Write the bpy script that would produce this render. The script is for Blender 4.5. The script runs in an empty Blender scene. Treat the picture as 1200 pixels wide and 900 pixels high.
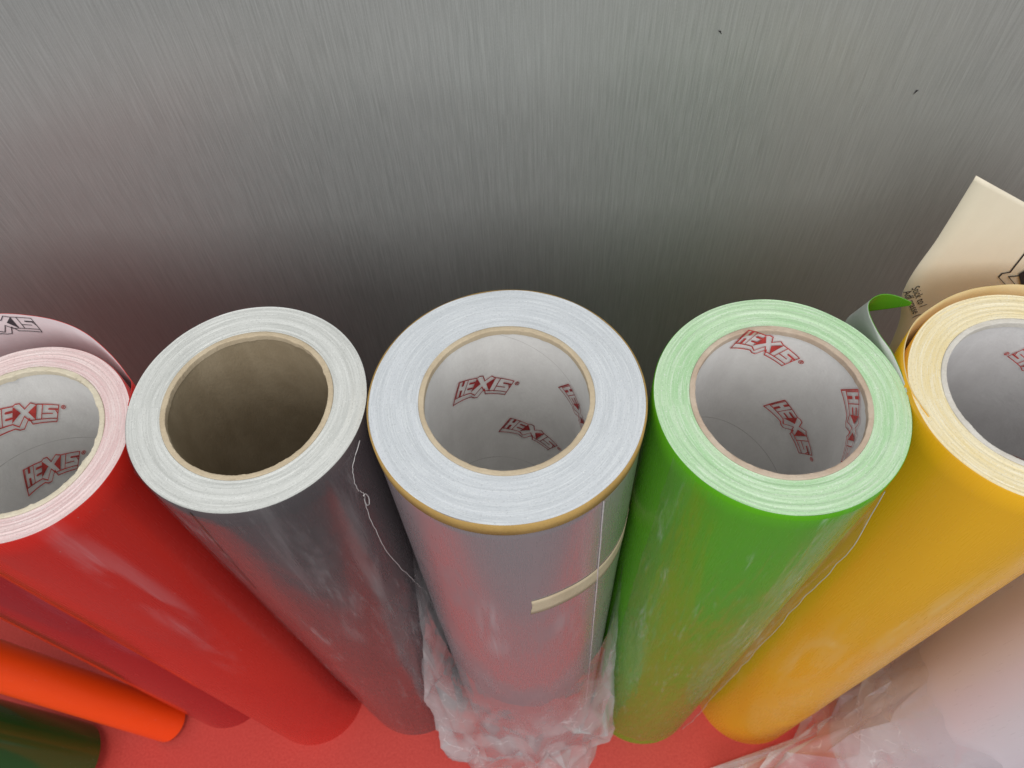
import bpy, bmesh, math, random
from mathutils import Vector, Matrix, noise
random.seed(7)
PI = math.pi
S = bpy.context.scene
C = S.collection

# ------------------------------------------------------------------ camera
cd = bpy.data.cameras.new('camera'); cam = bpy.data.objects.new('camera', cd); C.objects.link(cam); S.camera = cam
Rg, Dn, Fw = (Vector((0.99780118, -0.05559060, -0.03608999)),
              Vector((-0.06627822, -0.83690192, -0.54332530)),
              Vector((0.0, 0.54452260, -0.83874617)))
m = Matrix((Rg, -Dn, -Fw)).transposed().to_4x4(); m.translation = (0, 0, 0.91873)
cam.matrix_world = m
cd.sensor_fit = 'HORIZONTAL'; cd.sensor_width = 36; cd.lens = 27.94; cd.clip_start = 0.02; cd.clip_end = 60
cd.dof.use_dof = True; cd.dof.focus_distance = 0.39; cd.dof.aperture_fstop = 18

# ------------------------------------------------------------------ room light
W = bpy.data.worlds.new('World'); S.world = W; W.use_nodes = True
W.node_tree.nodes['Background'].inputs[0].default_value = (0.93, 0.97, 1.0, 1)
W.node_tree.nodes['Background'].inputs[1].default_value = 0.52
def area(name, loc, target, sx, sy, power, col):
    l = bpy.data.lights.new(name, 'AREA'); l.shape = 'RECTANGLE'; l.size = sx; l.size_y = sy; l.energy = power; l.color = col
    o = bpy.data.objects.new(name, l); C.objects.link(o); o.location = loc
    o.rotation_euler = (Vector(target) - Vector(loc)).to_track_quat('-Z', 'Y').to_euler()
    return o
area('front_light', (-0.35, -2.2, 2.0), (0, 0.2, 0.5), 2.8, 1.9, 35, (1.0, 0.985, 0.96))
area('ceiling_lamp', (0.1, -0.3, 2.55), (0.1, 0.2, 0.5), 0.6, 0.3, 15, (1.0, 0.97, 0.92))
S.view_settings.view_transform = 'Standard'; S.view_settings.look = 'None'
S.view_settings.exposure = 0.0; S.view_settings.gamma = 1.0
S.render.engine = 'CYCLES'
S.cycles.transparent_max_bounces = 24; S.cycles.max_bounces = 10

# ------------------------------------------------------------------ node helpers
class NT:
    def __init__(s, name):
        s.m = bpy.data.materials.new(name); s.m.use_nodes = True
        s.t = s.m.node_tree; s.t.nodes.clear(); s.out = s.n('ShaderNodeOutputMaterial')
    def n(s, kind, **kw):
        o = s.t.nodes.new(kind)
        for k, v in kw.items(): setattr(o, k, v)
        return o
    def set(s, inp, v):
        if isinstance(v, bpy.types.NodeSocket): s.t.links.new(v, inp)
        else: inp.default_value = v
    def math(s, op, a, b=0.0, c=0.0, clamp=False):
        o = s.n('ShaderNodeMath', operation=op); o.use_clamp = clamp
        for i, v in enumerate((a, b, c)): s.set(o.inputs[i], v)
        return o.outputs[0]
    def coord(s, kind='Object'): return s.n('ShaderNodeTexCoord').outputs[kind]
    def scale(s, vec, sc, loc=(0, 0, 0)):
        o = s.n('ShaderNodeMapping'); s.set(o.inputs['Vector'], vec); o.inputs['Scale'].default_value = sc; o.inputs['Location'].default_value = loc
        return o.outputs[0]
    def noise(s, vec, scale=1.0, detail=3.0, rough=0.5, dist=0.0):
        o = s.n('ShaderNodeTexNoise'); s.set(o.inputs['Vector'], vec)
        o.inputs['Scale'].default_value = scale; o.inputs['Detail'].default_value = detail
        o.inputs['Roughness'].default_value = rough; o.inputs['Distortion'].default_value = dist
        return o.outputs[0]
    def ramp(s, fac, lo, hi, a=0.0, b=1.0):
        o = s.n('ShaderNodeMapRange', interpolation_type='SMOOTHSTEP'); s.set(o.inputs[0], fac)
        for i, v in enumerate((lo, hi, a, b)): o.inputs[i + 1].default_value = v
        return o.outputs[0]
    def mixc(s, fac, a, b, bt='MIX'):
        o = s.n('ShaderNodeMix', data_type='RGBA', blend_type=bt); s.set(o.inputs[0], fac)
        for i, v in ((6, a), (7, b)): s.set(o.inputs[i], v if isinstance(v, bpy.types.NodeSocket) else (*v[:3], 1))
        return o.outputs[2]
    def bump(s, h, strength, dist, normal=None):
        o = s.n('ShaderNodeBump'); s.set(o.inputs['Height'], h); o.inputs['Strength'].default_value = strength
        o.inputs['Distance'].default_value = dist
        if normal: s.set(o.inputs['Normal'], normal)
        return o.outputs[0]
    def pri(s, base, rough=0.5, metal=0.0, coat=0.0, normal=None, coat_rough=0.08, spec=0.5, **kw):
        o = s.n('ShaderNodeBsdfPrincipled')
        s.set(o.inputs['Base Color'], base if isinstance(base, bpy.types.NodeSocket) else (*base[:3], 1))
        s.set(o.inputs['Roughness'], rough); s.set(o.inputs['Metallic'], metal); s.set(o.inputs['Coat Weight'], coat)
        o.inputs['Coat Roughness'].default_value = coat_rough; o.inputs['Specular IOR Level'].default_value = spec
        if normal: s.set(o.inputs['Normal'], normal)
        for k, v in kw.items(): s.set(o.inputs[k.replace('_', ' ')], v)
        return o.outputs[0]
    def mixs(s, fac, a, b):
        o = s.n('ShaderNodeMixShader'); s.set(o.inputs[0], fac); s.set(o.inputs[1], a); s.set(o.inputs[2], b); return o.outputs[0]
    def done(s, sh): s.set(s.out.inputs[0], sh); return s.m

# ------------------------------------------------------------------ materials
def mat_wall():
    t = NT('brushed_metal'); co = t.coord()
    a = t.noise(t.scale(co, (2300, 1, 55)), 1, 3, 0.6)
    b = t.noise(t.scale(co, (800, 1, 14)), 1, 3, 0.6)
    g = t.noise(t.scale(co, (2400, 2400, 900)), 1, 2, 0.5)
    big = t.noise(t.scale(co, (11, 1, 1.0)), 1, 2, 0.5)
    h = t.math('ADD', t.math('MULTIPLY', a, 0.55), t.math('ADD', t.math('MULTIPLY', b, 0.40), t.math('MULTIPLY', g, 0.22)))
    col = t.mixc(t.ramp(h, 0.42, 0.76), (0.39, 0.405, 0.395), (0.54, 0.56, 0.548))
    col = t.mixc(t.ramp(big, 0.3, 0.7, 0, 0.25), col, (0.55, 0.545, 0.54))
    tan = t.n('ShaderNodeTangent', direction_type='UV_MAP')
    rough = t.ramp(a, 0.3, 0.7, 0.42, 0.52)
    return t.done(t.pri(col, rough, 0.52, normal=t.bump(h, 0.24, 0.0005), Anisotropic=0.7, Anisotropic_Rotation=0.0, Tangent=tan.outputs[0]))
def mat_floor():
    t = NT('red_floor'); co = t.coord()
    a = t.noise(t.scale(co, (420, 420, 420)), 1, 4, 0.65); b = t.noise(t.scale(co, (9, 9, 9)), 1, 3, 0.5)
    f = t.noise(t.scale(co, (900, 90, 400)), 1, 3, 0.6)
    col = t.mixc(t.ramp(a, 0.3, 0.7), (0.58, 0.052, 0.040), (0.67, 0.080, 0.062))
    col = t.mixc(t.ramp(b, 0.35, 0.75, 0, 0.35), col, (0.61, 0.066, 0.055))
    return t.done(t.pri(col, 0.55, normal=t.bump(t.math('ADD', a, f), 0.25, 0.0008), spec=0.35))
def mat_film(name, base, rough=0.2, metal=0.0, coat=0.3, smears=(), smear_col=(0.75, 0.72, 0.72), base2=None, dent=0.25, spec=0.5):
    t = NT(name); co = t.coord(); sep = t.n('ShaderNodeSeparateXYZ'); t.set(sep.inputs[0], t.coord('UV'))
    u, v = sep.outputs[0], sep.outputs[1]
    lo = t.noise(t.scale(co, (26, 26, 5)), 1, 2, 0.5, 0.3)
    fine = t.noise(t.scale(co, (900, 900, 60)), 1, 2, 0.6)
    col = t.mixc(t.ramp(lo, 0.3, 0.7), base, base2 or [c * 0.93 for c in base])
    nrm = t.bump(lo, dent, 0.0016, t.bump(fine, 0.02, 0.0001))
    r = t.ramp(fine, 0.3, 0.75, rough * 0.85, rough * 1.2)
    dust = t.noise(t.scale(co, (900, 900, 900)), 1, 1, 0.5); patch = t.noise(t.scale(co, (40, 40, 14)), 1, 3, 0.6)
    col = t.mixc(t.math('MULTIPLY', t.ramp(dust, 0.74, 0.80, 0, 0.45), t.ramp(patch, 0.45, 0.65)), col, (0.72, 0.70, 0.69))
    r = t.math('ADD', r, t.ramp(patch, 0.45, 0.7, 0, 0.10))
    mask = None
    for (th, z, dth, dz, k, skew) in smears:  # pale, rougher streaked patches at given angles and heights
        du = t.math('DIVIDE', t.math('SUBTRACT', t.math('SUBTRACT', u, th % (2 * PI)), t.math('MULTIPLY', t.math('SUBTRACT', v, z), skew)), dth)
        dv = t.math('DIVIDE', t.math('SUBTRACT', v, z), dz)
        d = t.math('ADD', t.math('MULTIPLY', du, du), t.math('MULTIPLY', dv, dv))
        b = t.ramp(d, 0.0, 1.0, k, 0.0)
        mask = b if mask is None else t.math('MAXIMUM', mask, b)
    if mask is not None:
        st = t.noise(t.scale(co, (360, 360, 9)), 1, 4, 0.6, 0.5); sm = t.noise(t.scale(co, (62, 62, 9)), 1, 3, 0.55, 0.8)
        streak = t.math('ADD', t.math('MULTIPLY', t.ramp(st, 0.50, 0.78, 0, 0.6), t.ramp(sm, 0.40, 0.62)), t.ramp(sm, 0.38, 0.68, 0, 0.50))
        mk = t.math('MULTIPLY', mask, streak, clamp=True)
        col = t.mixc(mk, col, smear_col); r = t.math('ADD', r, t.math('MULTIPLY', mk, 0.35))
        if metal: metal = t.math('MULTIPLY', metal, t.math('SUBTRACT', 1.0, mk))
    return t.done(t.pri(col, r, metal, coat, nrm, 0.10, spec))
def mat_end(name, a, b, c, rings=1600):
    t = NT(name); co = t.coord(); sep = t.n('ShaderNodeSeparateXYZ'); t.set(sep.inputs[0], co)
    x, y = sep.outputs[0], sep.outputs[1]
    r = t.math('SQRT', t.math('ADD', t.math('MULTIPLY', x, x), t.math('MULTIPLY', y, y)))
    ang = t.math('ARCTAN2', y, x)
    comb = t.n('ShaderNodeCombineXYZ'); t.set(comb.inputs[0], t.math('MULTIPLY', r, rings)); t.set(comb.inputs[1], t.math('MULTIPLY', ang, 2.2))
    ring = t.noise(comb.outputs[0], 1, 4, 0.65)
    comb2 = t.n('ShaderNodeCombineXYZ'); t.set(comb2.inputs[0], t.math('MULTIPLY', r, 260)); t.set(comb2.inputs[1], t.math('MULTIPLY', ang, 0.9))
    broad = t.noise(comb2.outputs[0], 1, 3, 0.55)
    sp = t.noise(t.scale(co, (1500, 1500, 1500)), 1, 2, 0.7)
    comb3 = t.n('ShaderNodeCombineXYZ'); t.set(comb3.inputs[0], t.math('MULTIPLY', r, 2600)); t.set(comb3.inputs[1], t.math('MULTIPLY', ang, 38))
    tick = t.noise(comb3.outputs[0], 1, 2, 0.6)
    col = t.mixc(t.ramp(broad, 0.30, 0.72), a, b)
    col = t.mixc(t.ramp(ring, 0.46, 0.66, 0, 0.7), col, c)
    col = t.mixc(t.ramp(tick, 0.56, 0.68, 0, 0.55), col, [v * 0.68 for v in a])
    col = t.mixc(t.ramp(sp, 0.6, 0.72, 0, 0.7), col, (0.88, 0.88, 0.87))
    h = t.math('ADD', ring, t.math('MULTIPLY', sp, 0.5))
    return t.done(t.pri(col, 0.42, normal=t.bump(h, 0.22, 0.0004), spec=0.5))
def mat_paper(name, a, b, seam=None, rough=0.75, fib=1.0):
    t = NT(name); co = t.coord()
    n1 = t.noise(t.scale(co, (55, 55, 28)), 1, 4, 0.6); n2 = t.noise(t.scale(co, (900, 900, 500)), 1, 3, 0.6)
    n3 = t.noise(t.scale(co, (130, 130, 80)), 1, 3, 0.55, 1.5)
    col = t.mixc(t.ramp(n1, 0.3, 0.7), a, b)
    col = t.mixc(t.ramp(n3, 0.66, 0.80, 0, 0.35 * fib), col, [v * 0.72 for v in a])
    col = t.mixc(t.ramp(n2, 0.35, 0.75, 0, 0.22 * fib), col, [v * 0.7 for v in b])
    if seam:
        k, z0, pitch = seam
        sep = t.n('ShaderNodeSeparateXYZ'); t.set(sep.inputs[0], t.coord('UV'))
        h = t.math('SUBTRACT', t.math('SUBTRACT', sep.outputs[1], z0), t.math('MULTIPLY', sep.outputs[0], k))
        fr = t.math('ABSOLUTE', t.math('SUBTRACT', t.math('FRACT', t.math('ADD', t.math('DIVIDE', h, pitch), 100.5)), 0.5))
        wob = t.ramp(n1, 0.3, 0.7, 0.2, 1.0)
        col = t.mixc(t.math('MULTIPLY', t.ramp(fr, 0.0, 0.00045 / pitch, 0.75, 0.0), wob), col, (0.16, 0.14, 0.12))
    return t.done(t.pri(col, rough, normal=t.bump(t.math('ADD', n2, n3), 0.4 * fib, 0.0007), spec=0.25))
def mat_plain(name, col, rough=0.5, metal=0.0, vary=0.1, spec=0.4, coat=0.0):
    t = NT(name); n = t.noise(t.scale(t.coord(), (160, 160, 160)), 1, 4, 0.6)
    c = t.mixc(t.ramp(n, 0.3, 0.7), [v * (1 - vary) for v in col], [min(1, v * (1 + vary)) for v in col])
    return t.done(t.pri(c, rough, metal, coat, t.bump(n, 0.15, 0.0005), spec=spec))
def mat_clear(name, milky=0.1, streak=0.35, rough=0.10, ior=1.5, tint=(0.97, 0.97, 0.975), bump=0.5, sc=(60, 60, 12), gloss=1.0, fade=False, facet=0.0):
    t = NT(name); co = t.coord()
    n = t.noise(t.scale(co, sc), 1, 4, 0.6, 1.0); n2 = t.noise(t.scale(co, [v * 4 for v in sc]), 1, 3, 0.6, 0.5)
    nrm = t.bump(t.math('ADD', n, t.math('MULTIPLY', n2, 0.3)), bump, 0.003)
    if facet:                                                     # creased film: small flat facets at two sizes
        wv = t.n('ShaderNodeTexNoise'); t.set(wv.inputs['Vector'], co); wv.inputs['Scale'].default_value = 55
        wp = t.n('ShaderNodeVectorMath', operation='SCALE'); t.set(wp.inputs[0], wv.outputs['Color']); wp.inputs['Scale'].default_value = 0.018
        ad = t.n('ShaderNodeVectorMath', operation='ADD'); t.set(ad.inputs[0], co); t.set(ad.inputs[1], wp.outputs[0])
        for sc_, k_ in ((20, facet), (60, facet * 0.35)):
            vo = t.n('ShaderNodeTexVoronoi'); t.set(vo.inputs['Vector'], ad.outputs[0]); vo.inputs['Scale'].default_value = sc_
            sb = t.n('ShaderNodeVectorMath', operation='SUBTRACT'); t.set(sb.inputs[0], vo.outputs['Color']); sb.inputs[1].default_value = (0.5, 0.5, 0.5)
            sk = t.n('ShaderNodeVectorMath', operation='SCALE'); t.set(sk.inputs[0], sb.outputs[0]); sk.inputs['Scale'].default_value = k_
            a2 = t.n('ShaderNodeVectorMath', operation='ADD'); t.set(a2.inputs[0], nrm); t.set(a2.inputs[1], sk.outputs[0])
            no = t.n('ShaderNodeVectorMath', operation='NORMALIZE'); t.set(no.inputs[0], a2.outputs[0]); nrm = no.outputs[0]
    tr = t.n('ShaderNodeBsdfTransparent'); tr.inputs[0].default_value = (*tint, 1)
    gl = t.n('ShaderNodeBsdfGlossy'); gl.inputs['Roughness'].default_value = rough; t.set(gl.inputs['Normal'], nrm)
    di = t.n('ShaderNodeBsdfDiffuse'); di.inputs[0].default_value = (0.92, 0.91, 0.92, 1)
    tl = t.n('ShaderNodeBsdfTranslucent'); tl.inputs[0].default_value = (0.92, 0.91, 0.92, 1)
    dt = t.n('ShaderNodeVectorMath', operation='DOT_PRODUCT'); t.set(dt.inputs[0], nrm); t.set(dt.inputs[1], t.n('ShaderNodeNewGeometry').outputs['Incoming'])
    f0 = ((ior - 1) / (ior + 1)) ** 2
    fr = t.math('ADD', t.math('MULTIPLY', t.math('POWER', t.math('SUBTRACT', 1.0, t.math('ABSOLUTE', dt.outputs['Value']), clamp=True), 5.0), 1 - f0), f0)   # Schlick, the same from both faces
    s1 = t.mixs(t.math('MINIMUM', t.math('MULTIPLY', fr, gloss), 0.30), tr.outputs[0], gl.outputs[0])
    mk = t.math('ADD', t.ramp(t.math('MULTIPLY', n, t.math('ADD', n2, 0.5)), 0.56, 0.86, 0.0, streak), milky, clamp=True)
    if fade:                                                      # doubled, bunched film lower down; a single taut layer at the mouth
        sep = t.n('ShaderNodeSeparateXYZ'); t.set(sep.inputs[0], t.coord('UV'))
        for sc_, k_, wd in ((16, 0.22, 0.012),):     # creases whiten where the film has been folded
            ve = t.n('ShaderNodeTexVoronoi', feature='DISTANCE_TO_EDGE'); t.set(ve.inputs['Vector'], ad.outputs[0]); ve.inputs['Scale'].default_value = sc_
            mk = t.math('ADD', mk, t.math('MULTIPLY', t.ramp(ve.outputs['Distance'], 0.0, wd, k_, 0.0), t.ramp(n, 0.35, 0.65)), clamp=True)
        lay = t.noise(t.scale(co, (18, 18, 12)), 1, 1, 0.4, 1.5)
        mk = t.math('MULTIPLY', mk, t.ramp(lay, 0.40, 0.56, 0.75, 1.35), clamp=True)   # one or two layers thick
        mk = t.math('MULTIPLY', mk, t.ramp(sep.outputs[1], 0.0, 0.30, 0.15, 1.0))
    return t.done(t.mixs(mk, s1, t.mixs(0.3, di.outputs[0], tl.outputs[0])))

# ------------------------------------------------------------------ object helpers
def link(name, me, mats, parent=None, smooth=True):
    for q in (mats if isinstance(mats, (list, tuple)) else [mats]): me.materials.append(q)
    if smooth: me.polygons.foreach_set('use_smooth', [True] * len(me.polygons))
    o = bpy.data.objects.new(name, me); C.objects.link(o); o.parent = parent
    return o
def tag(o, label, cat, group=None):
    o['label'] = label; o['category'] = cat
    if group: o['group'] = group
    return o
def grid(name, P, mats, parent=None, closed=False, uv=None, midx=None, smooth=True):
    """P[i][j] points -> one quad sheet"""
    ni, nj = len(P), len(P[0]); V = [tuple(p) for r in P for p in r]; F = []; U = []
    for i in range(ni if closed else ni - 1):
        for j in range(nj - 1):
            i2 = (i + 1) % ni
            F.append((i * nj + j, i2 * nj + j, i2 * nj + j + 1, i * nj + j + 1))
            U += [(i, j), (i + 1, j), (i + 1, j + 1), (i, j + 1)]
    me = bpy.data.meshes.new(name); me.from_pydata(V, [], F)
    lay = me.uv_layers.new(name='UVMap')
    for k, (i, j) in enumerate(U): lay.data[k].uv = uv(i, j) if uv else (i / max(1, ni - 1), j / max(1, nj - 1))
    o = link(name, me, mats, parent, smooth)
    if midx:
        for k, p in enumerate(me.polygons): p.material_index = midx(k)
    return o
def lathe(name, prof, n, mats, parent=None, jit=None):
    """profile of (r, z); uv = (angle in radians, z in metres)"""
    P = []
    for i in range(n):
        a = 2 * PI * i / n; row = []
        for j, (r, z) in enumerate(prof):
            dr, dz = jit(a, j, r, z) if jit else (0, 0)
            row.append(((r + dr) * math.cos(a), (r + dr) * math.sin(a), z + dz))
        P.append(row)
    return grid(name, P, mats, parent, True, lambda i, j: (2 * PI * i / n, prof[j][1]))
def sheet(name, P, thick, mat_in, mat_out, parent=None):
    """thin sheet with a real thickness: front face in one material, back in another"""
    ni, nj = len(P), len(P[0]); Q = []
    for i in range(ni):
        row = []
        for j in range(nj):
            a = Vector(P[min(i + 1, ni - 1)][j]) - Vector(P[max(i - 1, 0)][j]); b = Vector(P[i][min(j + 1, nj - 1)]) - Vector(P[i][max(j - 1, 0)])
            nn = a.cross(b); nn = nn.normalized() if nn.length > 1e-12 else Vector((0, 0, 1))
            row.append(Vector(P[i][j]) + nn * thick)
        Q.append(row)
    bm = bmesh.new()
    A = [[bm.verts.new(p) for p in r] for r in P]; B = [[bm.verts.new(p) for p in r] for r in Q]
    def f(vs, mi):
        try: q = bm.faces.new(vs); q.material_index = mi; q.smooth = True
        except ValueError: pass
    for i in range(ni - 1):
        for j in range(nj - 1):
            f((A[i][j], A[i][j + 1], A[i + 1][j + 1], A[i + 1][j]), 0)
            f((B[i][j], B[i + 1][j], B[i + 1][j + 1], B[i][j + 1]), 1)
    rim = [(i, 0) for i in range(ni)] + [(ni - 1, j) for j in range(1, nj)] + [(i, nj - 1) for i in range(ni - 2, -1, -1)] + [(0, j) for j in range(nj - 2, 0, -1)]
    for k in range(len(rim)):
        a, b = rim[k], rim[(k + 1) % len(rim)]
        f((A[a[0]][a[1]], A[b[0]][b[1]], B[b[0]][b[1]], B[a[0]][a[1]]), 0)
    me = bpy.data.meshes.new(name); bm.to_mesh(me); bm.free()
    me.materials.append(mat_in); me.materials.append(mat_out)
    o = bpy.data.objects.new(name, me); C.objects.link(o); o.parent = parent
    return o
def tube(name, pts, r, mat, parent=None, n=6):
    P = []
    for k, p in enumerate(pts):
        p = Vector(p); d = (Vector(pts[min(k + 1, len(pts) - 1)]) - Vector(pts[max(k - 1, 0)])).normalized()
        u = d.orthogonal().normalized(); w = d.cross(u)
        P.append([p + (u * math.cos(2 * PI * q / n) + w * math.sin(2 * PI * q / n)) * r for q in range(n + 1)])
    return grid(name, P, mat, parent)
def lerp_path(pts, n):
    """Catmull-Rom resample"""
    pts = [Vector(p) for p in pts]; out = []
    for k in range(n):
        t = k / (n - 1) * (len(pts) - 1); i = min(int(t), len(pts) - 2); f = t - i
        p0, p1, p2, p3 = pts[max(i - 1, 0)], pts[i], pts[i + 1], pts[min(i + 2, len(pts) - 1)]
        out.append(0.5 * ((2 * p1) + (p2 - p0) * f + (2 * p0 - 5 * p1 + 4 * p2 - p3) * f * f + (3 * p1 - p0 - 3 * p2 + p3) * f ** 3))
    return out

# ------------------------------------------------------------------ the printed logo (letter faces are left bare, only lines and wedges are printed)
LOGO_LINES = [
    [(0, 1), (1.75, 1), (1.95, 1.12), (2.25, 1.12), (2.62, 0.74), (3.0, 1.12), (3.4, 1.0), (5, 1), (5, -0.30), (3.25, -0.30), (2.95, 0.10), (2.62, -0.50), (2.30, -0.50), (1.95, -0.36), (0, -0.45), (0, 1)],
    [(0.12, -0.06), (1.75, -0.06), (2.25, -0.30), (2.62, 0.28), (3.0, -0.05), (4.95, -0.05)],
    [(0.14, -0.06), (0.14, 0.98)], [(0.98, 1), (0.98, -0.05)],
    [(1.22, 0.68), (1.78, 0.68)], [(1.22, 0.30), (1.78, 0.30)],
    [(3.42, 1), (3.42, -0.05)], [(3.86, 1), (3.86, -0.05)], [(4.30, 0.66), (4.98, 0.66)], [(3.90, 0.32), (4.62, 0.32)], [(4.98, 0.35), (4.78, 0.66)],
]
LOGO_FILL = [[(1.78, 0.98), (2.36, 0.52), (1.72, 0.0)], [(3.40, 0.96), (2.88, 0.50), (3.40, 0.0)], [(1.24, 0.76), (1.24, 0.62), (1.70, 0.62), (1.76, 0.76)], [(1.24, 0.36), (1.24, 0.24), (1.70, 0.24), (1.76, 0.36)],
             [(4.30, 0.72), (4.30, 0.60), (4.98, 0.60), (4.98, 0.72)], [(0.0, 0.98), (0.07, 0.98), (0.07, -0.40), (0.0, -0.44)], [(0.44, 1.0), (0.44, 0.64), (0.66, 0.64), (0.66, 1.0)], [(0.44, 0.38), (0.44, -0.05), (0.66, -0.05), (0.66, 0.38)]]
def logo_mesh(name, place, mat, parent, lw=0.066, reg=True):
    """place(u, v) -> point on the printed surface"""
    bm = bmesh.new()
    def quad(ps):
        vs = [bm.verts.new(place(*p)) for p in ps]
        try: bm.faces.new(vs)
        except ValueError: pass
    def seg(a, b, w):
        d = math.hypot(b[0] - a[0], b[1] - a[1])
        if d < 1e-6: return
        nx, ny = -(b[1] - a[1]) / d * w / 2, (b[0] - a[0]) / d * w / 2
        ex, ey = (b[0] - a[0]) / d * w * 0.4, (b[1] - a[1]) / d * w * 0.4
        a = (a[0] - ex, a[1] - ey); b = (b[0] + ex, b[1] + ey); n = max(1, int(d / 0.25))
        for k in range(n):
            p = (a[0] + (b[0] - a[0]) * k / n, a[1] + (b[1] - a[1]) * k / n); q = (a[0] + (b[0] - a[0]) * (k + 1) / n, a[1] + (b[1] - a[1]) * (k + 1) / n)
            quad([(p[0] + nx, p[1] + ny), (p[0] - nx, p[1] - ny), (q[0] - nx, q[1] - ny), (q[0] + nx, q[1] + ny)])
    for L in LOGO_LINES:
        for a, b in zip(L, L[1:]): seg(a, b, lw)
    for T in LOGO_FILL:
        if len(T) == 4: quad(T); continue
        a, b, c = T; n = 5
        for i in range(n):                                        # a fan of small strips so that it follows the curve
            t0, t1 = i / n, (i + 1) / n
            p = lambda q, r, t: (q[0] + (r[0] - q[0]) * t, q[1] + (r[1] - q[1]) * t)
            quad([p(a, b, t0), p(c, b, t0), p(c, b, t1), p(a, b, t1)] if i < n - 1 else [p(a, b, t0), p(c, b, t0), b])
    if reg:                                                       # the ring mark after the word
        pts = [(5.34 + 0.15 * math.cos(q * PI / 5), 0.88 + 0.15 * math.sin(q * PI / 5)) for q in range(11)]
        for a, b in zip(pts, pts[1:]): seg(a, b, 0.05)
        for L in ([(5.29, 0.80), (5.29, 0.96), (5.38, 0.96), (5.38, 0.89), (5.30, 0.88), (5.40, 0.80)],):
            for a, b in zip(L, L[1:]): seg(a, b, 0.04)
    me = bpy.data.meshes.new(name); bm.to_mesh(me); bm.free()
    return link(name, me, mat, parent, False)

# ------------------------------------------------------------------ setting
wall_bm = [[(x, 0, z) for z in (0.0, 0.35, 0.7, 1.05, 1.5)] for x in (-1.6, -0.8, 0, 0.8, 1.6)]
WALL_Y, WALL_S = 0.335, -0.035
wall = grid('metal_wall', wall_bm, mat_wall(), smooth=False)
wall.location = (0, WALL_Y, 0); wall.rotation_euler = (0, 0, math.atan(WALL_S))
sol = wall.modifiers.new('thickness', 'SOLIDIFY'); sol.thickness = 0.03; sol.offset = -1
tag(wall, 'grey brushed metal wall panel with vertical grain behind the rolls', 'wall')
flo = grid('floor', [[(x, y, -0.004) for y in (-3.5, -1, 0, 0.5)] for x in (-3.5, -1, 0, 1, 3.5)], mat_plain('dark_floor', (0.12, 0.105, 0.11), 0.6), smooth=False)
flo['kind'] = 'structure'
rug = grid('red_floor', [[(x, y, 0) for y in (-0.025, 0.05, 0.15, 0.37)] for x in (-1.3, -0.6, 0, 0.6, 1.3)], mat_floor(), smooth=False)
rug['kind'] = 'structure'
def on_wall(x, z, off): return Vector((x, WALL_Y + WALL_S * x - off, z))

M_print = mat_plain('red_print', (0.54, 0.062, 0.055), 0.6, 0, 0.25)
M_print_dark = mat_plain('dark_red_print', (0.33, 0.030, 0.032), 0.6, 0, 0.3)
M_black = mat_plain('black_print', (0.025, 0.024, 0.026), 0.6, 0, 0.2)
M_card = mat_paper('cardboard', (0.52, 0.42, 0.29), (0.60, 0.50, 0.36))
M_kraft = mat_paper('kraft_tape', (0.40, 0.25, 0.075), (0.47, 0.30, 0.10))
M_mask = mat_paper('masking_tape', (0.50, 0.40, 0.27), (0.57, 0.47, 0.33))

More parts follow.
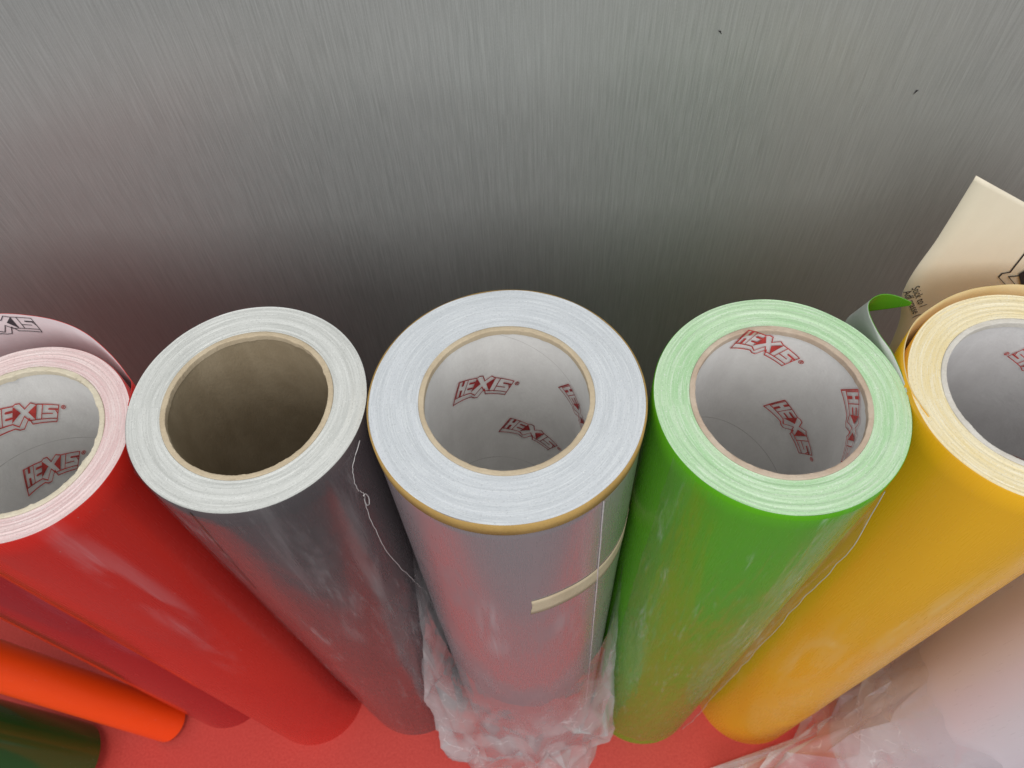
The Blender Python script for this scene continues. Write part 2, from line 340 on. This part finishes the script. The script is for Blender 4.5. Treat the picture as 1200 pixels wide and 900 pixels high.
# ------------------------------------------------------------------ a roll
HOLE, CORE = 0.0378, 0.0404
GROUP = 'rolls of adhesive film standing along the wall'
def roll_root(name, label, x, y, tx, ty, z=0.0):
    o = bpy.data.objects.new(name, None); C.objects.link(o); o.empty_display_size = 0.05
    a = Vector((tx, ty, 1)).normalized()
    o.rotation_mode = 'QUATERNION'; o.rotation_quaternion = Vector((0, 0, 1)).rotation_difference(a)
    o.location = (x, y, z)
    return tag(o, label, 'film roll', GROUP)
def build_roll(label, x, y, tx, ty, Ro, L, film, end, inner, lip, z=0.0, uneven=0.0002, seed=1, ragged=0.0006):
    root = roll_root('film_roll', label, x, y, tx, ty, z)
    rnd = random.Random(seed)
    def nz(a, k, s=1.0): return noise.noise(Vector((math.cos(a) * s, math.sin(a) * s, k * 3.1 + seed * 7)))
    prof = [(Ro, L * k / 40) for k in range(40)] + [(Ro, L - 0.0006), (Ro - 0.0004, L)]
    lathe('outer_film', prof, 192, film, root, lambda a, j, r, zz: (0.0002 * nz(a, 1 + zz * 6, 2.0), 0.0003 * nz(a, 2, 3) if j > 39 else 0))
    nr = 30; offs = [rnd.uniform(-1, 1) * uneven for _ in range(nr + 1)]; offs[-1] = 0; offs[0] *= 0.4
    pr = [(CORE + (Ro - 0.0004 - CORE) * k / nr, L + offs[k]) for k in range(nr + 1)]
    lathe('roll_end', pr, 192, end, root, lambda a, j, r, zz: (0, uneven * 1.1 * nz(a, j * 0.21, 1.6) if 0 < j < nr else (0.0003 * nz(a, 2, 3) if j == nr else 0)))
    core = lathe('core', [(CORE - 0.0001, L - 0.004), (CORE - 0.0001, L - 0.0002), (CORE - 0.0001, L + 0.0002), (CORE - 0.00015, L + 0.0003), (CORE - 0.0009, L + 0.0003), (HOLE + 0.0008, L + 0.0003), (HOLE + 0.0001, L + 0.0003), (HOLE + 0.00005, L + 0.00022), (HOLE, L - 0.0005), (HOLE, L - 0.0030)], 360, lip, root,
          lambda a, j, r, zz: ((0.0003 * nz(a, 4, 3) - ragged * max(0, nz(a, 9, 7) - 0.15) - ragged * 0.35 * max(0, nz(a, 12, 40) - 0.1) if j > 5 else 0.0002 * nz(a, j, 12) if j > 3 else 0), (0.0003 * nz(a, 5, 4) + ragged * 0.5 * max(0, nz(a, 6 + j, 22) - 0.1)) if 2 < j < 9 else 0))
    pin = [(HOLE + 0.0003, L - 0.0018 - (L - 0.004) * k / 30) for k in range(31)]
    tubeo = lathe('inner_paper', pin, 128, inner, core)
    return root, core
def core_logo(core, A, mat, reg=True):
    (a, b, c), (d, e, f) = A
    def place(u, v):
        th = a * u + b * v + c; z = d * u + e * v + f; r = HOLE - 0.0004
        return (r * math.cos(th), r * math.sin(th), z)
    return logo_mesh('printed_logo', place, mat, core, reg=reg)
def on_roll(root_R, th, z, off=0.0): return ((root_R + off) * math.cos(th), (root_R + off) * math.sin(th), z)

R1, L1 = 0.0527, 0.6015; R2, L2 = 0.0563, 0.6069; R3, L3 = 0.0634, 0.612; R4, L4 = 0.0567, 0.612; R5, L5 = 0.0549, 0.6152

# --- red
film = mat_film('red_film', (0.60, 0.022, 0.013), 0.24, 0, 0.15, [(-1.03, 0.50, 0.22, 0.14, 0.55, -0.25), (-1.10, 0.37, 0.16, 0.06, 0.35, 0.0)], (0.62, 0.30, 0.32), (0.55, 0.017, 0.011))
end = mat_end('pink_end', (0.72, 0.50, 0.50), (0.80, 0.62, 0.61), (0.86, 0.74, 0.73))
inner = mat_paper('white_paper', (0.74, 0.725, 0.71), (0.82, 0.81, 0.795), (0.0195, 0.5195 - 0.0195 * 1.0, 0.125), fib=0.5)
red, core1 = build_roll('red film roll with pink layered end and a loose backing sheet curling behind it', -0.2391, 0.2047, 0.0103, -0.0183, R1, L1, film, end, inner,
                        mat_paper('cream_lip', (0.66, 0.58, 0.44), (0.74, 0.67, 0.54)), seed=1, ragged=0.0016)
core_logo(core1, ((-0.14591, -0.15661, 2.59459), (-0.00347, 0.0104, 0.57737)), M_print)
core_logo(core1, ((-0.14342, -0.16014, 2.87947), (-0.00325, 0.01013, 0.53077)), M_print)
# --- charcoal
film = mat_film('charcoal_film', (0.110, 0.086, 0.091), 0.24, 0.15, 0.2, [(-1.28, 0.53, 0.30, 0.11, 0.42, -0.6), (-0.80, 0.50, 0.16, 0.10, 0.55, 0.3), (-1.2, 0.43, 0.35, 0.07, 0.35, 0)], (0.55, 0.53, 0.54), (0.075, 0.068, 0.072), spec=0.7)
end = mat_end('pale_grey_end', (0.54, 0.55, 0.53), (0.65, 0.66, 0.64), (0.74, 0.75, 0.73))
inner = mat_paper('brown_cardboard', (0.31, 0.245, 0.16), (0.39, 0.315, 0.215), fib=0.7)
charcoal, core2 = build_roll('dark charcoal film roll with pale grey end and bare brown cardboard core', -0.1274, 0.2117, 0.0054, -0.0155, R2, L2, film, end, inner, M_card, seed=2, uneven=0.0002, ragged=0.001)
# --- silver
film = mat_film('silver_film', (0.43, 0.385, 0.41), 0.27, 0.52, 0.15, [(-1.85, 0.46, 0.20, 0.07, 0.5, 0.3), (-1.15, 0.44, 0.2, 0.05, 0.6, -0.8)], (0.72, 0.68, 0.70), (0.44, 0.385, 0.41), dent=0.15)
end = mat_end('silver_white_end', (0.54, 0.57, 0.605), (0.62, 0.65, 0.69), (0.72, 0.75, 0.78))
inner = mat_paper('white_paper', (0.74, 0.725, 0.71), (0.82, 0.81, 0.795), (0.0199, 0.4857 - 0.0199 * 1.72, 0.125), fib=0.5)
silver, core3 = build_roll('silver film roll with a tan tape band under its white end, tallest in the middle', -0.0017, 0.1852, -0.002, 0.012, R3, L3, film, end, inner, M_card, seed=3, uneven=0.00010, ragged=0.0005)
core_logo(core3, ((-0.16013, -0.11372, 2.37769), (-0.00282, 0.00982, 0.5731)), M_print_dark)
core_logo(core3, ((-0.15341, -0.13312, 1.69049), (-0.00318, 0.00901, 0.52214)), M_print_dark)
core_logo(core3, ((-0.140, -0.12909, 0.72868), (-0.0032, 0.00715, 0.57948)), M_print_dark)
# --- green
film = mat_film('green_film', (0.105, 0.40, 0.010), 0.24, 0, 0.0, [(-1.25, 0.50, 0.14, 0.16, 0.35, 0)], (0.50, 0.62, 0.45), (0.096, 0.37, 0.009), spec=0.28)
end = mat_end('pale_green_end', (0.38, 0.62, 0.34), (0.52, 0.71, 0.47), (0.66, 0.78, 0.63))
inner = mat_paper('white_paper', (0.74, 0.725, 0.71), (0.82, 0.81, 0.795), (0.0303, 0.5155 - 0.0303 * 1.272, 0.19), fib=0.5)
green, core4 = build_roll('bright green film roll with pale green end and a curled loose corner', 0.1172, 0.1882, 0.0041, -0.0103, R4, L4, film, end, inner,
                          mat_paper('worn_lip', (0.48, 0.36, 0.27), (0.60, 0.50, 0.40)), seed=4, uneven=0.00022, ragged=0.0006)
core_logo(core4, ((-0.15576, -0.12424, 1.88635), (-0.00374, 0.00792, 0.6067)), M_print)
core_logo(core4, ((-0.1484, -0.1563, 1.0725), (-0.004, 0.00849, 0.55036)), M_print)
core_logo(core4, ((-0.150, -0.145, 0.255), (-0.004, 0.0085, 0.6000)), M_print)
# --- yellow
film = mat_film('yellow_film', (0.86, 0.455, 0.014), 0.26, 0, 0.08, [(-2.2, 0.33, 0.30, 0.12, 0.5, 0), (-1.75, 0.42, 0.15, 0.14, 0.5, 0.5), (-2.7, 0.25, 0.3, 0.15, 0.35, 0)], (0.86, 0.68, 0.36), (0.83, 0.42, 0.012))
end = mat_end('cream_yellow_end', (0.80, 0.66, 0.36), (0.84, 0.74, 0.50), (0.88, 0.82, 0.66))
inner = mat_paper('white_paper', (0.68, 0.66, 0.66), (0.76, 0.745, 0.745), fib=0.5)
yellow, core5 = build_roll('golden yellow film roll with cream end beside the green roll', 0.2332, 0.179, -0.0042, -0.0071, R5, L5, film, end, inner,
                           mat_paper('grey_lip', (0.60, 0.56, 0.50), (0.70, 0.67, 0.62)), seed=5, uneven=0.00025)
core_logo(core5, ((0.13641, 0.08637, 0.45395), (0.00297, -0.00705, 0.58232)), M_print)
core_logo(core5, ((-0.11668, 0.01366, 0.2945), (0.00407, 0.00465, 0.52322)), M_print)

# --- rolls that leave the frame
film = mat_film('lilac_film', (0.88, 0.78, 0.84), 0.32, 0, 0.1, [], (0.8, 0.75, 0.78), (0.85, 0.75, 0.81))
end_w = mat_end('white_end', (0.66, 0.64, 0.65), (0.74, 0.72, 0.73), (0.82, 0.80, 0.81))
inner_w = mat_paper('white_paper', (0.58, 0.57, 0.56), (0.66, 0.65, 0.64), fib=0.5)
lilac, core6 = build_roll('pale lilac film roll standing in a crumpled clear bag at the right', 0.372, 0.117, 0, 0, 0.062, 0.61, film, end_w, inner_w, M_card, seed=6)
HOLE_, CORE_ = HOLE, CORE
HOLE, CORE = 0.027, 0.0285
film = mat_film('crimson_film', (0.38, 0.009, 0.014), 0.22, 0, 0.35, [(-1.0, 0.36, 0.2, 0.12, 0.4, 0)], (0.45, 0.20, 0.28), (0.38, 0.010, 0.014))
crimson, core7 = build_roll('darker crimson film roll between the bright red and orange rolls', -0.3370, 0.2210, 0, 0, 0.046, 0.60, film, end_w, inner_w, M_card, seed=7)
HOLE, CORE = 0.012, 0.0135
film = mat_film('orange_film', (1.0, 0.082, 0.006), 0.4, 0, 0.05, [], (1, 1, 1), (0.98, 0.075, 0.006), dent=0.2)
k = 0.0075 / 0.91873
orange, core8 = build_roll('slim fluorescent orange film roll leaning to the left', -0.3993 * (1 - k), 0.1853 * (1 - k), -0.3656, 0.0779, 0.0205, 0.60, film, end_w, inner_w, M_card, z=0.0075, seed=8)
HOLE, CORE = 0.030, 0.0325
k = 0.0155 / 0.91873
film = mat_film('dark_green_film', (0.022, 0.085, 0.016), 0.10, 0, 0.3, [], (1, 1, 1), (0.020, 0.075, 0.014), dent=0.12, spec=0.7)
dgreen, core9 = build_roll('glossy dark green film roll leaning at the far left corner', -0.4996 * (1 - k), 0.1514 * (1 - k), -0.411, 0.0691, 0.0399, 0.60, film, end_w, inner_w, M_card, z=0.0155, seed=9)
HOLE, CORE = HOLE_, CORE_

# ------------------------------------------------------------------ loose sheets, tapes and wraps that belong to a roll
def local(root, P):
    bpy.context.view_layer.update()
    mi = root.matrix_world.inverted()
    return [[mi @ Vector(p) for p in r] for r in P]
# backing sheet behind the red roll
M_liner = mat_paper('lilac_liner', (0.60, 0.50, 0.52), (0.66, 0.56, 0.585), rough=0.35, fib=0.2)
M_redback = mat_film('red_back', (0.62, 0.022, 0.018), 0.22, 0, 0.3)
path = lerp_path([(-0.1815, 0.2060, 0), (-0.1819, 0.2171, 0), (-0.1852, 0.2233, 0), (-0.1965, 0.2368, 0), (-0.2125, 0.2513, 0), (-0.2296, 0.2608, 0), (-0.2466, 0.2656, 0), (-0.2605, 0.2679, 0), (-0.2740, 0.2668, 0), (-0.286, 0.2635, 0)], 70)
P = [[(p.x - 0.010 * (1 - j / 20), p.y - 0.004 * math.sin(j / 20 * PI), 0.03 + (0.605 - 0.03) * j / 20 + (0.0007 * noise.noise(p * 60) if j == 20 else 0)) for j in range(21)] for p in path]
P = local(red, P)
flap = sheet('loose_sheet', P, -0.0003, M_redback, M_liner, red)
arc = [0.0]
for a, b in zip(path, path[1:]): arc.append(arc[-1] + (b - a).length)
def on_flap(s, z, off):
    i = 0
    while i < len(arc) - 2 and arc[i + 1] < s: i += 1
    f = (s - arc[i]) / (arc[i + 1] - arc[i]); p = path[i].lerp(path[i + 1], f); d = (path[i + 1] - path[i]).normalized()
    n = Vector((-d.y, d.x, 0))
    q = p + n * off
    w = (0.605 - z) / 0.575
    return red.matrix_world.inverted() @ Vector((q.x - 0.010 * w, q.y - 0.004 * math.sin(PI * w), z))
# (s runs from the right end round the back, so the word runs against it)
s_end = next(a for a, p in zip(arc, path) if p.x < -0.2425)
logo_mesh('printed_logo', lambda u, v: on_flap(s_end + (5 - u) * 0.0078, 0.5945 + 0.0088 * v - 0.0005 * (5 - u), 0.0006), mat_plain('grey_black_print', (0.07, 0.065, 0.075), 0.6, 0, 0.3), flap, 0.055, False)

# charcoal: wrap film with a thin wavy edge
M_wrap = mat_clear('clear_wrap', 0.006, 0.14, 0.14, 1.4, bump=0.06, sc=(75, 75, 9), gloss=0.5)
M_edge = mat_plain('white_film_edge', (0.55, 0.53, 0.53), 0.3, 0, 0.1)
edge = lerp_path([(-0.40, 0.604, 0), (-0.5731, 0.5954, 0), (-0.6213, 0.5772, 0), (-0.585, 0.5665, 0), (-0.6225, 0.5485, 0), (-0.6204, 0.4974, 0), (-0.557, 0.4572, 0), (-0.42, 0.40, 0), (-0.3259, 0.3528, 0), (-0.30, 0.20, 0), (-0.30, 0.02, 0)], 90)
wr = random.Random(3)
edge = [Vector((e.x + wr.uniform(-1, 1) * 0.006, e.y, 0)) for e in edge]
P = []
for i in range(91):
    row = []
    for e in edge:
        th = e.x - (e.x + 2.75) * i / 90
        row.append(on_roll(R2, th, e.y, 0.0010 + 0.0008 * noise.noise(Vector((th * 3, e.y * 14, 0))) + 0.0003 * noise.noise(Vector((th * 9, e.y * 50, 3)))))
    P.append(row)
w2 = grid('clear_wrap', P, M_wrap, charcoal)
tube('wrap_edge', [on_roll(R2, e.x, e.y, 0.0016 + 0.0006 * noise.noise(Vector((e.y * 120, 0, 0)))) for e in edge], 0.00021, M_edge, w2)
lp = lerp_path([(-0.6039, 0.5665, 0), (-0.575, 0.5662, 0), (-0.56, 0.560, 0), (-0.585, 0.5545, 0), (-0.61, 0.557, 0), (-0.605, 0.5640, 0)], 24)
tube('edge_curl', [on_roll(R2, e.x, e.y, 0.0022) for e in lp], 0.0003, M_edge, w2)
grid('film_seam', [[on_roll(R2, -1.9258 - 0.115 * j / 20 * 1.0 + a, 0.6045 - 0.114 * j / 20, 0.0004) for j in range(21)] for a in (0, 0.012)], mat_plain('dark_seam', (0.03, 0.04, 0.025), 0.3), charcoal)

# silver: tan tape band, masking tape strip, film edge
lathe('tape_band', [(R3 + 0.0001, L3 - 0.0085), (R3 + 0.0005, L3 - 0.0084), (R3 + 0.0005, L3 - 0.0004), (R3 - 0.0004, L3 - 0.0001)], 192, M_kraft, silver,
      lambda a, j, r, z: (0, 0.0003 * noise.noise(Vector((math.cos(a) * 3, math.sin(a) * 3, j)))))
def strip(name, Ro, pts, hw, mat, parent, off, n=60, tear=0.0):
    path = lerp_path([(a, b, 0) for a, b in pts], n)
    rr = random.Random(len(name))
    return sheet(name, [[on_roll(Ro, p.x + (rr.uniform(-1, 1) * tear if k in (0, n - 1) else 0), p.y + s * hw, off) for s in (1, 0.5, 0, -0.5, -1)] for k, p in enumerate(path)], 0.00015, mat, mat, parent)
strip('masking_tape', R3, [(-1.4887, 0.5050), (-1.2187, 0.5085), (-0.95, 0.5075), (-0.67, 0.5045), (-0.3, 0.5030), (0.1, 0.502)], 0.0102, M_mask, silver, 0.00035, tear=0.012)
rr = random.Random(11)
P = []
for k in range(220):
    z = 0.6030 - 0.56 * k / 219; th = -0.9166 + 0.155 * (0.5994 - z) / 0.30 * 1.0 + 0.006 * noise.noise(Vector((z * 30, 0, 0)))
    w = 0.006 + 0.006 * rr.random()
    P.append([on_roll(R3, th, z, 0.0003), on_roll(R3, th + w * 0.5, z, 0.0009), on_roll(R3, th + w, z, 0.0003)])
grid('film_edge', P, M_edge, silver)

# green: clear wrap and the curled loose corner
M_wrapg = mat_clear('loose_clear_wrap', 0.01, 0.30, 0.16, 1.4, bump=0.06, sc=(85, 85, 9), gloss=0.6)
P = []
for i in range(121):
    th = -0.95 - 1.75 * i / 120; row = []
    for j in range(91):
        z = 0.03 + 0.5795 * j / 90
        fold = 0.0030 * max(0, noise.noise(Vector((th * 5 + z * 4, z * 5, 2)))) + 0.0012 * abs(noise.noise(Vector((th * 11 - z * 10, z * 16, 5)))) + 0.0006 * noise.noise(Vector((th * 30, z * 60, 9)))
        lift = 0.0040 * max(0, 1 - i / 14) ** 2 * min(1, z / 0.25)
        row.append(on_roll(R4, th, z, 0.0008 + (fold + lift) * min(1, (0.6095 - z) / 0.05)))
    P.append(row)
wg = grid('clear_wrap', P, M_wrapg, green)
tube('wrap_edge', P[0], 0.00020, M_edge, wg)
M_grey = mat_paper('grey_liner', (0.58, 0.60, 0.57), (0.64, 0.66, 0.63), rough=0.45, fib=0.2)
M_greenface = mat_film('green_face', (0.085, 0.30, 0.016), 0.22, 0, 0.4)
T = lerp_path([(0.1741, 0.165, 0.610), (0.1765, 0.1816, 0.6125), (0.1759, 0.2003, 0.6135), (0.1727, 0.2127, 0.614), (0.1716, 0.2239, 0.6145), (0.1735, 0.2305, 0.615), (0.1800, 0.2342, 0.615), (0.1873, 0.2338, 0.614), (0.1945, 0.2303, 0.6125)], 60)
B = lerp_path([(0.1741, 0.165, 0.10), (0.1765, 0.1816, 0.25), (0.1759, 0.2020, 0.40), (0.1735, 0.2190, 0.56), (0.1725, 0.2360, 0.582), (0.1745, 0.2400, 0.592), (0.1800, 0.2365, 0.599), (0.1873, 0.2340, 0.6035), (0.1945, 0.2300, 0.6105)], 60)
P = local(green, [[a.lerp(b, j / 24) for j in range(25)] for a, b in zip(T, B)])
sheet('loose_corner', P, 0.00035, M_greenface, M_grey, green)

# yellow: loose outer turn standing off the roll
M_cream = mat_paper('cream_liner', (0.66, 0.50, 0.24), (0.72, 0.56, 0.30), rough=0.5, fib=0.2)
M_yb = mat_film('yellow_back', (0.86, 0.455, 0.014), 0.26, 0, 0.08)
path = lerp_path([(0.1800, 0.166, 0), (0.1768, 0.180, 0), (0.1780, 0.1936, 0), (0.1830, 0.2064, 0), (0.1918, 0.2176, 0), (0.2065, 0.2271, 0), (0.2208, 0.2327, 0), (0.2338, 0.2348, 0), (0.2481, 0.2340, 0), (0.265, 0.226, 0), (0.279, 0.209, 0)], 70)
P = local(yellow, [[(p.x + 0.0006 * (1 - j / 16), p.y, 0.05 + 0.5655 * j / 16 + 0.0012 * noise.noise(p * 45) * (j == 16)) for j in range(17)] for p in path])
sheet('loose_turn', P, -0.0005, M_cream, M_yb, yellow)

# ------------------------------------------------------------------ the printed backing sheet against the wall
M_sheet = mat_paper('cream_backing', (0.80, 0.72, 0.57), (0.84, 0.76, 0.61), rough=0.5, fib=0.08)
EDGE = [(0.2090, 0.6689), (0.2088, 0.6297), (0.2069, 0.5903), (0.2180, 0.5312), (0.222, 0.30), (0.222, 0.004)]
SHEET_Y = 0.262
def on_sheet(x, z, off=0.0004):
    return Vector((x, SHEET_Y + WALL_S * x - off - 0.0005 * math.sin(x * 60 + z * 38), z))
def sheet_pt(a, b):
    e = EDGE_PATH[int(round(a * 40))]
    return on_sheet(e.x + 0.1490 * b, e.y - (0.0875 * b) * (1 - a), 0)
EDGE_PATH = lerp_path([(x, z, 0) for x, z in EDGE], 41)
back = sheet('backing_sheet', [[sheet_pt(i / 40, j / 16) for j in range(17)] for i in range(41)], -0.0003, M_sheet, M_sheet)
tag(back, 'cream backing sheet with black printing standing behind the yellow roll', 'sheet')
logo_mesh('printed_logo', lambda u, v: on_sheet(0.2534 + (u - 1.95) * -0.0012 + (v + 0.45) * 0.022, 0.6043 + (u - 1.95) * -0.0090 + (v + 0.45) * -0.0155), M_black, back, 0.04, False)
sh = [(0.2600, 0.6018), (0.2640, 0.6078), (0.2790, 0.6030), (0.2900, 0.5960), (0.2765, 0.5795), (0.2680, 0.5890)]
me = bpy.data.meshes.new('printed_shape'); me.from_pydata([on_sheet(x, z, 0.0008) for x, z in sh], [], [(0, 1, 2, 5), (2, 3, 4, 5)]); link('printed_shape', me, M_black, back, False)
def text(name, s, size, org, ang, parent):
    cu = bpy.data.curves.new(name, 'FONT'); cu.body = s; cu.size = size
    o = bpy.data.objects.new(name, cu); C.objects.link(o)
    me = bpy.data.meshes.new_from_object(o); bpy.data.objects.remove(o); bpy.data.curves.remove(cu)
    ca, sa = math.cos(ang), math.sin(ang)
    for v in me.vertices:
        x, z = org[0] + v.co.x * ca - v.co.y * sa, org[1] + v.co.x * sa + v.co.y * ca
        v.co = on_sheet(x, z)
    me.name = name
    return link(name, me, M_black, parent, False)
text('printed_text', 'Stick to l', 0.0056, (0.2100, 0.5925), math.radians(-57), back)
text('printed_text', 'Adf rrasse (', 0.0056, (0.2068, 0.5895), math.radians(-57), back)

# ------------------------------------------------------------------ crumpled clear bags
M_bag = mat_clear('bag_plastic', 0.29, 0.12, 0.07, 1.5, bump=0.12, sc=(46, 46, 46), gloss=1.3, fade=True, facet=0.14)
def bag(name, label, group, cx, cy, Ro, outline, ztop, seed, a0, a1, n, nt, amp, others=(), sleeve=False, bulge=0.0):
    """creased film: flat facets that meet in sharp folds. outline(angle) = slack reach, ztop(angle) = height of the mouth on the roll"""
    r_ = random.Random(seed)
    bm = bmesh.new(); G = []
    for i in range(n):
        row = []
        for j in range(nt):
            ii = i + (r_.uniform(-0.38, 0.38) if 0 < i < n - 1 else 0); t = min(1, max(0, (j + (r_.uniform(-0.38, 0.38) if 0 < j < nt - 1 else 0)) / (nt - 1)))
            a = a0 + (a1 - a0) * ii / (n - 1); ro = outline(a); zt = ztop(a)
            if t < 0.92:
                q = t / 0.92
                if sleeve: r = Ro + 0.0030 + (ro - Ro - 0.0030) * min(1, q / 0.45) ** 0.8; z = 0.004 + (zt - 0.004) * (1 - q) ** 1.15
                else: r = Ro + 0.0035 + (ro - Ro - 0.0035) * q ** 0.9; z = 0.005 + (zt - 0.005) * (1 - q) ** 1.9 + bulge * math.sin(q * PI) * 0.5
            else:
                r = ro - 0.012 * (t - 0.92) / 0.08; z = 0.003
            w = amp * min(1, max(0.06, (t - 0.10) * 3.0))
            X0, Y0 = cx + math.cos(a) * r, cy + math.sin(a) * r
            near = min([1.0] + [max(0.10, (math.hypot(X0 - ox, Y0 - oy) - orr) / 0.020) for ox, oy, orr in others])
            d = r_.uniform(-0.75, 1.0) * w * near
            r2 = max(Ro + 0.0022, r + d); z2 = max(0.0015, z + r_.uniform(-0.5, 0.8) * w * near * (1.0 if t < 0.9 else 0.4))
            X, Y = cx + math.cos(a) * r2, cy + math.sin(a) * r2
            for ox, oy, orr in others:                            # the film rests against the neighbouring rolls
                dx, dy = X - ox, Y - oy; dd = math.hypot(dx, dy)
                if dd < orr + 0.003: X, Y = ox + dx / dd * (orr + 0.003), oy + dy / dd * (orr + 0.003)
            row.append(bm.verts.new((X - cx, Y - cy, z2)))
        G.append(row)
    for i in range(n - 1):
        for j in range(nt - 1):
            A, B, D, E_ = G[i][j], G[i + 1][j], G[i + 1][j + 1], G[i][j + 1]
            if r_.random() < 0.5: bm.faces.new((A, B, D)); bm.faces.new((A, D, E_))
            else: bm.faces.new((A, B, E_)); bm.faces.new((B, D, E_))
    for e in bm.edges: e.smooth = r_.random() < 0.30              # most folds are sharp, some roll over softly
    bmesh.ops.subdivide_edges(bm, edges=bm.edges[:], cuts=3, use_grid_fill=True)
    uv = bm.loops.layers.uv.new('UVMap')
    for v in bm.verts:
        p = v.co.copy(); h = math.hypot(p.x, p.y)
        k = 0.0011 * noise.noise(p * 70 + Vector((seed, 0, 0))) + 0.0005 * noise.noise(p * 190)
        f = max(Ro + 0.0018, h + k) / h
        v.co = Vector((p.x * f, p.y * f, max(0.0012, p.z + k)))
    for f in bm.faces:
        f.smooth = True
        for l in f.loops:
            p = l.vert.co; a = math.atan2(p.y, p.x)
            l[uv].uv = (a, max(0.0, 1 - p.z / max(0.02, ztop(a if a < a1 else a - 2 * PI))))
    me = bpy.data.meshes.new(name); bm.to_mesh(me); bm.free()
    o = link(name, me, M_bag, None, False); o.location = (cx, cy, 0)
    return tag(o, label, 'plastic bag', group)
def polar(cx, cy, pts):
    q = sorted((math.atan2(y - cy, x - cx), math.hypot(x - cx, y - cy)) for x, y in pts)
    def f(a):
        a = (a + PI) % (2 * PI) - PI
        for (a1, r1), (a2, r2) in zip(q, q[1:]):
            if a1 <= a <= a2:
                k = (a - a1) / max(1e-6, a2 - a1); return r1 + (r2 - r1) * k
        (a1, r1), (a2, r2) = q[-1], q[0]; k = ((a - a1) % (2 * PI)) / ((a2 - a1) % (2 * PI)); return r1 + (r2 - r1) * k
    return f
def out3(a):
    d = math.degrees(a)
    K = [(-240, 0.070), (-190, 0.076), (-165, 0.092), (-145, 0.098), (-125, 0.090), (-100, 0.079), (-80, 0.081), (-55, 0.088), (-35, 0.084), (-10, 0.074), (60, 0.070)]
    for (d0, r0), (d1, r1) in zip(K, K[1:]):
        if d0 <= d <= d1: return r0 + (r1 - r0) * (d - d0) / (d1 - d0)
    return 0.070
def top3(a):
    s = math.sin(a)                                               # -1 at the front
    return 0.30 + 0.16 * (s + 1) ** 1.0 + 0.02 * noise.noise(Vector((a * 3, 1, 0)))
bag('plastic_bag', 'crumpled clear plastic bag bunched round the foot of the silver roll', 'crumpled clear plastic bags', -0.0017, 0.1852, R3, out3, top3, 1,
    -PI - 0.25, 0.25, 27, 11, 0.0115, [(-0.126, 0.2065, R2), (0.1180, 0.186, R4)], True)
out6 = polar(0.372, 0.117, [(0.35, 0.215), (0.325, 0.190), (0.302, 0.168), (0.287, 0.145), (0.264, 0.122), (0.235, 0.111), (0.2046, 0.107), (0.16, 0.100), (0.22, 0.06), (0.32, 0.03), (0.43, 0.02), (0.56, 0.05), (0.57, 0.14)])
bag('plastic_bag', 'crumpled clear plastic bag heaped round the foot of the lilac roll', 'crumpled clear plastic bags', 0.372, 0.117, 0.062, out6,
    lambda a: 0.26 + 0.05 * noise.noise(Vector((a * 2, 4, 0))), 4, -PI - 1.35, 0.7, 46, 13, 0.013, [(0.2320, 0.178, R5)], False, 0.055)

# small dark nicks in the brushed face
for (x, z, sc, an) in ((0.1069, 0.6955, 1.0, 0.7), (0.2112, 0.6577, 1.2, -0.5)):
    pts = []
    for k in range(9):
        b = 2 * PI * k / 9; rr_ = 0.0007 * sc * (1 + 0.5 * math.sin(b * 3 + an)); px, pz = rr_ * 0.55 * math.cos(b), rr_ * 1.7 * math.sin(b)
        pts.append((px * math.cos(an) - pz * math.sin(an) + x, -0.0004, px * math.sin(an) + pz * math.cos(an) + z))
    me = bpy.data.meshes.new('nick'); me.from_pydata(pts, [], [tuple(range(9))]); link('nick', me, M_black, wall, False)
